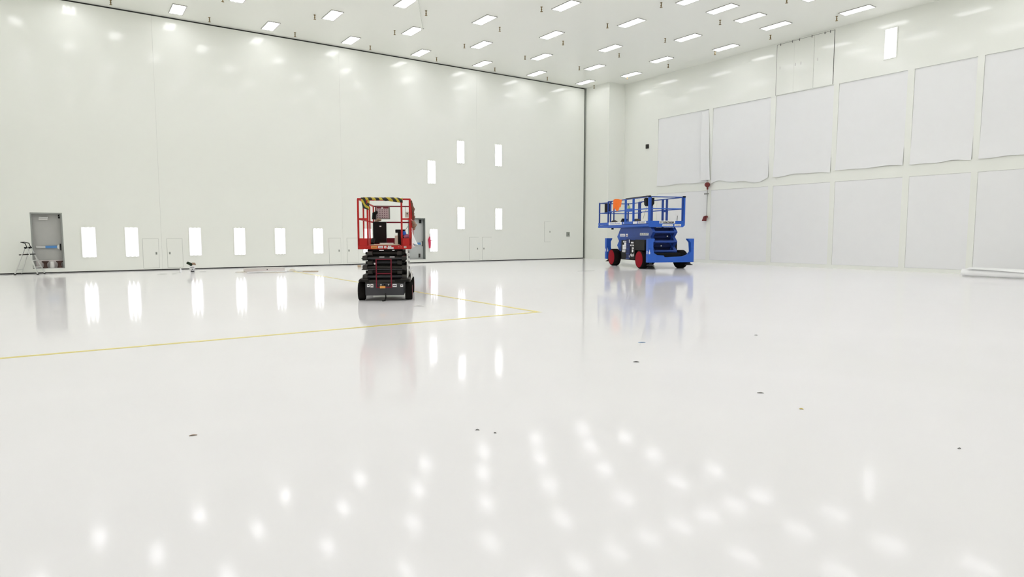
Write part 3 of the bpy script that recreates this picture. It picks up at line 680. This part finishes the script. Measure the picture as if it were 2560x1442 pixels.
# side modules between the wheels
B(-1.05, 0.52, 0.34, -0.62, 1.98, 1.24).build('side_module', BLACK, t, bevel=0.02)
B(-1.05, -0.42, 0.80, -0.62, 0.52, 1.27).build('side_module', BLACK, t, bevel=0.02)
B(0.62, 0.52, 0.34, 1.05, 2.2, 1.15).build('side_module', BLACK, t, bevel=0.02)
o = B(-1.062, 1.02, 0.36, -1.048, 1.40, 1.30).build('step_panel', DBLUE, t)
for z in (0.40, 0.62, 0.84, 1.06): MB().tube([(-1.085, 1.04, z), (-1.085, 1.38, z)], 0.012, 6).build('step_rung', MBLUE, o)
text('model_text', '4x4', 0.20, WHITE, t, (-1.053, 0.80, 0.57), SIDE, sx=1.25, bold=0.004)
for y0, y1, z0, z1 in ((0.62, 0.98, 0.98, 1.04), (0.62, 0.80, 0.86, 0.92), (0.66, 0.80, 0.70, 0.83), (0.66, 0.90, 1.10, 1.17), (1.42, 1.80, 0.82, 1.02), (1.5, 1.82, 0.68, 0.80), (1.42, 1.62, 1.02, 1.12), (1.42, 1.75, 1.13, 1.20), (1.05, 1.12, 1.12, 1.27), (1.04, 1.10, 0.46, 0.55)):
    o = B(-1.064, y0, z0, -1.05, y1, z1).build('warning_label', WHITE, t)
    if y1-y0 > 0.3: 
        for k in (0.3, 0.65): B(-1.0655, y0+0.04, z0+(z1-z0)*k-0.006, -1.064, y1-0.08, z0+(z1-z0)*k+0.006).build('printed_mark', INK, o)
# scissor stack with zigzag ends: hexagonal folded arms
def arm(zc, yn, yf, h=0.2135):
    # pointed ends at yn (near) and yf (far)
    return [(yn, zc), (yn+0.22, zc-h*0.98), (yf-0.22, zc-h*0.98), (yf, zc), (yf-0.22, zc+h*0.98), (yn+0.22, zc+h*0.98)]
Y_N, Y_F = -0.30, 3.48
for i, zc in enumerate((0.755, 1.18, 1.605)):
    for s in (-1, 1):
        x0, x1 = sorted((s*0.60, s*0.46))
        MB().prism(arm(zc, Y_N, Y_F-0.22), 'x', x0, x1).build('scissor_arm', MBLUE, t)
    MB().tube([(-0.47, Y_N+0.06, zc), (0.47, Y_N+0.06, zc)], 0.055, 12).build('cross_tube', MBLUE, t)
for i, zc in enumerate((0.97, 1.39)):
    for s in (-1, 1):
        x0, x1 = sorted((s*0.59, s*0.45))
        MB().prism(arm(zc, Y_N+0.22, Y_F), 'x', x0, x1).build('scissor_arm', BLUE, t)
    MB().tube([(-0.45, Y_N+0.40, zc), (0.45, Y_N+0.40, zc)], 0.09, 12).build('cross_tube', DBLUE, t)
    MB().lathe([(0.03, 0), (0.03, 0.05)], c=(-0.05+0.3*i, Y_N+0.26, zc+0.03), axis='y', n=10).build('pin', CHROME, t)
B(-0.44, 0.1, 0.70, 0.44, 3.2, 1.78).build('stack_fill', DBLUE, t)
def label_plate(parent, y0, y1, z0, z1, x, txt, size, ink=INK, sx=1.0):
    o = B(x-0.006, y0, z0, x, y1, z1).build('name_label', WHITE, parent, bevel=0.002)
    text('printed_text', txt, size, ink, o, (x-0.0075, (y0+y1)/2, (z0+z1)/2), SIDE, sx=sx)
    return o
label_plate(t, 0.10, 0.95, 1.455, 1.565, -0.60, '800-UR-RENTS', 0.10, sx=1.2)
label_plate(t, 2.55, 3.10, 1.40, 1.53, -0.60, 'United', 0.10, BLUEINK, 1.5)
o = B(-0.612, 2.22, 1.40, -0.60, 2.42, 1.53).build('warning_label', WHITE, t)
B(-0.614, 2.27, 1.43, -0.612, 2.36, 1.47).build('printed_mark', MAROON, o)
# platform
PX0, PX1, PY0, PY1 = -0.78, 0.98, -0.24, 4.35
MB().prism([(PX0, 1.87), (PX0+0.05, 1.82), (PX1-0.10, 1.82), (PX1, 1.90), (PX1, 1.97), (PX0, 1.97)], 'y', PY0, PY1).build('platform_deck', BLUE, t)
MB().prism([(PX0+0.03, 1.84), (PX1-0.03, 1.84), (PX1-0.03, 1.95), (PX0+0.03, 1.95)], 'y', PY1-0.05, 5.55).build('extension_deck', BLUE, t)
for (a, b, c, d) in ((PX0, PY0, PX1, PY0+0.025), (PX0, PY0+0.025, PX0+0.025, PY1), (PX1-0.025, PY0+0.025, PX1, PY1), (PX0+0.03, PY1, PX0+0.055, 5.5), (PX1-0.055, PY1, PX1-0.03, 5.5), (PX0+0.03, 5.5, PX1-0.03, 5.53)):
    B(a, b, 1.965, c, d, 2.10).build('toe_board', BLUE if b > -1 else MBLUE, t)
B(PX0-0.004, PY0+0.02, 1.955, PX0, PY1, 1.975).build('seam', DBLUE, t)
ZB, ZMB = 3.14, 2.63
def post(x, y, m=BLUE, w=0.07, z0=2.0): MB().bar((x, y, z0), (x, y, ZB), w, w).build('rail_post', m, t)
post(PX0+0.04, PY0+0.04, BLUE, 0.085); post(PX1-0.04, PY0+0.04, BLUE, 0.085)
post(PX0+0.115, PY0+0.04, MBLUE, 0.05); post(PX1-0.12, PY0+0.04, MBLUE, 0.05)
for y, w in ((1.38, 0.08), (2.22, 0.08)): post(PX0+0.04, y, BLUE, w)
for y, w in ((1.35, 0.08), (1.75, 0.08), (2.85, 0.08)): post(PX1-0.04, y, MBLUE, w)
for y in (4.28,): post(PX0+0.04, y, MBLUE, 0.06); post(PX1-0.04, y, MBLUE, 0.06)
for y in (4.05, 5.48): post(PX0+0.07, y, MBLUE, 0.06, 1.95); post(PX1-0.07, y, MBLUE, 0.06, 1.95)
post(0.10, 5.48, MBLUE, 0.05, 1.95)
for z, nm in ((ZB, 'top_rail'), (ZMB, 'mid_rail')):
    m = MBLUE if nm == 'top_rail' else BLUE
    for x in (PX0+0.04, PX1-0.04): MB().tube([(x, PY0+0.04, z), (x, 4.3, z)], 0.024, 10).build(nm, m, t)
    for x in (PX0+0.07, PX1-0.07): MB().tube([(x, 3.9, z-0.035), (x, 5.5, z-0.035)], 0.022, 10).build(nm, m, t)
    MB().tube([(PX0+0.04, PY0+0.04, z), (PX1-0.04, PY0+0.04, z)], 0.024, 10).build(nm, m, t)
    MB().tube([(PX0+0.07, 5.48, z-0.035), (PX1-0.07, 5.48, z-0.035)], 0.022, 10).build(nm, m, t)
B(PX0+0.02, 1.38, 2.56, PX0+0.06, 2.22, 2.70).build('gate_plate', BLUE, t)
B(PX1-0.06, 1.35, 2.54, PX1-0.02, 1.75, 2.66).build('gate_plate', MBLUE, t)
MB().tube([(PX0+0.04, 0.0, ZB+0.03), (PX0+0.04, 1.4, ZB+0.03), (PX0+0.04, 2.2, ZB+0.03)], 0.03, 8).build('rail_wrap', DGREY, t)
for x in (PX0+0.04, PX1-0.04): B(x-0.055, PY0-0.015, ZB-0.02, x+0.055, PY0+0.09, ZB+0.05).build('corner_cap', BLACK, t, bevel=0.012)
# writing on the platform end
ye = PY0-0.004
o = B(-0.27, ye, 1.985, 0.50, PY0, 2.105).build('name_label', WHITE, t)
text('printed_text', 'United Rentals', 0.108, INK, o, (0.16, ye-0.0015, 2.045), END, sx=0.86, bold=0.005)
MB().lathe([(0.042, -0.002), (0.042, 0)], c=(-0.205, ye, 2.045), axis='y', n=20).build('round_logo', INK, o)
MB().box(-0.225, ye-0.004, 2.02, -0.200, ye-0.002, 2.07).build('logo_bar', WHITE, o)
B(-0.08, ye-0.001, 1.955, 0.42, ye+0.002, 1.978).build('blue_stripe', DBLUE, o)
o = B(-0.12, ye, 1.86, 0.40, PY0, 1.945).build('web_label', WHITE, t)
text('printed_text', 'unitedrentals.com', 0.068, INK, o, (0.14, ye-0.0015, 1.902), END, sx=0.95)
o = B(0.47, ye, 1.86, 0.79, PY0, 1.955).build('number_label', WHITE, t)
text('printed_text', '1020868', 0.08, INK, o, (0.63, ye-0.0015, 1.907), END, sx=0.9)
# writing on the platform side
label_plate(t, 0.0, 0.82, 1.99, 2.09, PX0, '800-UR-RENTS', 0.09, sx=1.15)
o = B(PX0-0.005, 0.90, 1.985, PX0, 1.32, 2.095).build('warning_label', WHITE, t)
o = label_plate(t, 2.55, 4.10, 1.965, 2.10, PX0, 'United Rentals', 0.12, BLUEINK, 1.7)
B(PX0-0.005, 2.30, 1.99, PX0, 2.36, 2.08).build('warning_label', WHITE, t)
for x0, x1 in ((-0.35, -0.1), (0.0, 0.5)): B(x0, PY0+0.1, 1.80, x1, PY0+0.13, 1.815).build('warning_label', WHITE, t)
MB().tube([(PX0+0.12, 3.9, 1.82), (PX0+0.12, 3.9, 1.74)], 0.06, 10).build('under_hook', BLACK, t)
MBm = Matrix.Translation(LB) @ Matrix.Rotation(AB, 4, 'Z')
def onblue(mb, name, m, label, cat, loc, rz=0, **k):
    return tag(mb.build(name, m, loc=MBm @ Vector(loc), rotz=AB+rz, **k), label, cat)
onblue(MB().grid(lambda u, v: (-0.05-0.02*math.sin(7*u)-0.03*v, -1.0*(u-0.5)*(1-0.12*v*v), 0.05-(0.56-0.14*u-0.1*math.sin(9*u))*v+0.03*math.sin(5*u)), 20, 12), 'orange_vest', ORANGE, 'bright orange vest draped over the top rail of the blue lift', 'vest', (PX0+0.04, 3.05, ZB), smooth=True, thick=0.012)
o = thing('control_box', 'black control box hanging inside the near corner of the blue lift', 'control box', MBm @ Vector((-0.46, 0.35, 2.82)), AB)
MB().prism([(-0.20, 0.0), (-0.14, -0.06), (0.10, -0.06), (0.18, 0.05), (0.18, 0.30), (-0.22, 0.30)], 'y', -0.12, 0.12).build('box_body', BLACK, o, bevel=0.01)
MB().tube([(-0.1, 0, -0.05), (-0.16, 0.1, -0.35), (-0.2, 0.2, -0.62)], 0.008, 6).build('cord', CABLE, o)
MB().tube([(-0.24, 0, 0.3), (-0.34, 0.2, 0.15), (-0.40, 0.3, 0.28)], 0.018, 6).build('hook', OFFW, o)
onblue(B(-0.10, -0.14, 0, 0.10, 0.14, 0.50), 'black_tool_box', BLACK, 'black upright box on the far extension of the blue lift', 'box', (-0.35, 5.30, 2.60), bevel=0.012)
onblue(MB().grid(lambda u, v: (0.8*(u-0.5), 1.1*(v-0.5), 0.005+0.28*math.sin(math.pi*u)**2*math.sin(math.pi*v)), 12, 12), 'dark_tarp', DGREY, 'dark crumpled tarp on the far deck of the blue lift', 'tarp', (-0.2, 4.75, 1.955), smooth=True)
onblue(MB().prism([(0, 0), (0.35, 0), (0.05, 0.30), (-0.05, 0.28)], 'x', -0.12, 0.12), 'dark_wedge', BLACK, 'dark tilted block standing on the blue lift deck', 'block', (-0.45, 2.95, 1.975))
onblue(MB().prism([(-0.35, 0), (0.2, 0), (0.1, 0.26)], 'x', -0.12, 0.12), 'dark_bag', DGREY, 'dark slumped bag on the blue lift deck by the side gate', 'bag', (-0.4, 1.6, 1.975))
onblue(MB().lathe([(0.05, 0), (0.06, 0.02), (0.055, 0.10), (0.02, 0.16)], n=12), 'green_bottle', GREENP, 'pale green bottle on the side gate plate of the blue lift', 'bottle', (PX0+0.04, 1.85, 2.70), smooth=True)
onblue(MB().tube([(0, 0, 0), (0.03, 0, 0.36)], 0.014, 6), 'dark_rod', CABLE, 'short dark rod standing at the near right corner of the blue lift', 'rod', (0.74, 0.05, 1.975))
onblue(MB().tube([(0, 0, 0), (0.01, 0, -0.12), (0.0, 0.02, -0.50)], 0.008, 6), 'hanging_cord', CABLE, 'thin dark cord hanging from the right rail of the blue lift', 'cord', (0.90, 1.2, ZB-0.02))

# ------------------------------------------------------------------ camera, world, view
F = 1595.0
cd = bpy.data.cameras.new('camera'); cam = bpy.data.objects.new('camera', cd); C.objects.link(cam)
cd.sensor_width = 36.0; cd.lens = 36.0*F/2560.0; cd.clip_end = 200
cam.location = (0, 0, 1.5)
cam.rotation_euler = (R(90)-math.atan(135/F), 0, R(-34.64))
sc.camera = cam
w = bpy.data.worlds.new('World'); sc.world = w; w.use_nodes = True
w.node_tree.nodes['Background'].inputs[0].default_value = (0.02, 0.02, 0.02, 1)
sc.view_settings.view_transform = 'Standard'; sc.view_settings.look = 'None'
sc.view_settings.exposure = 0.30; sc.view_settings.gamma = 1.0; sc.view_settings.use_curve_mapping = False
cy = sc.cycles
cy.max_bounces = 8; cy.diffuse_bounces = 7; cy.glossy_bounces = 3; cy.adaptive_threshold = 0.1; cy.sample_clamp_indirect = 10
cy.use_denoising = True
cy.caustics_reflective = False; cy.caustics_refractive = False
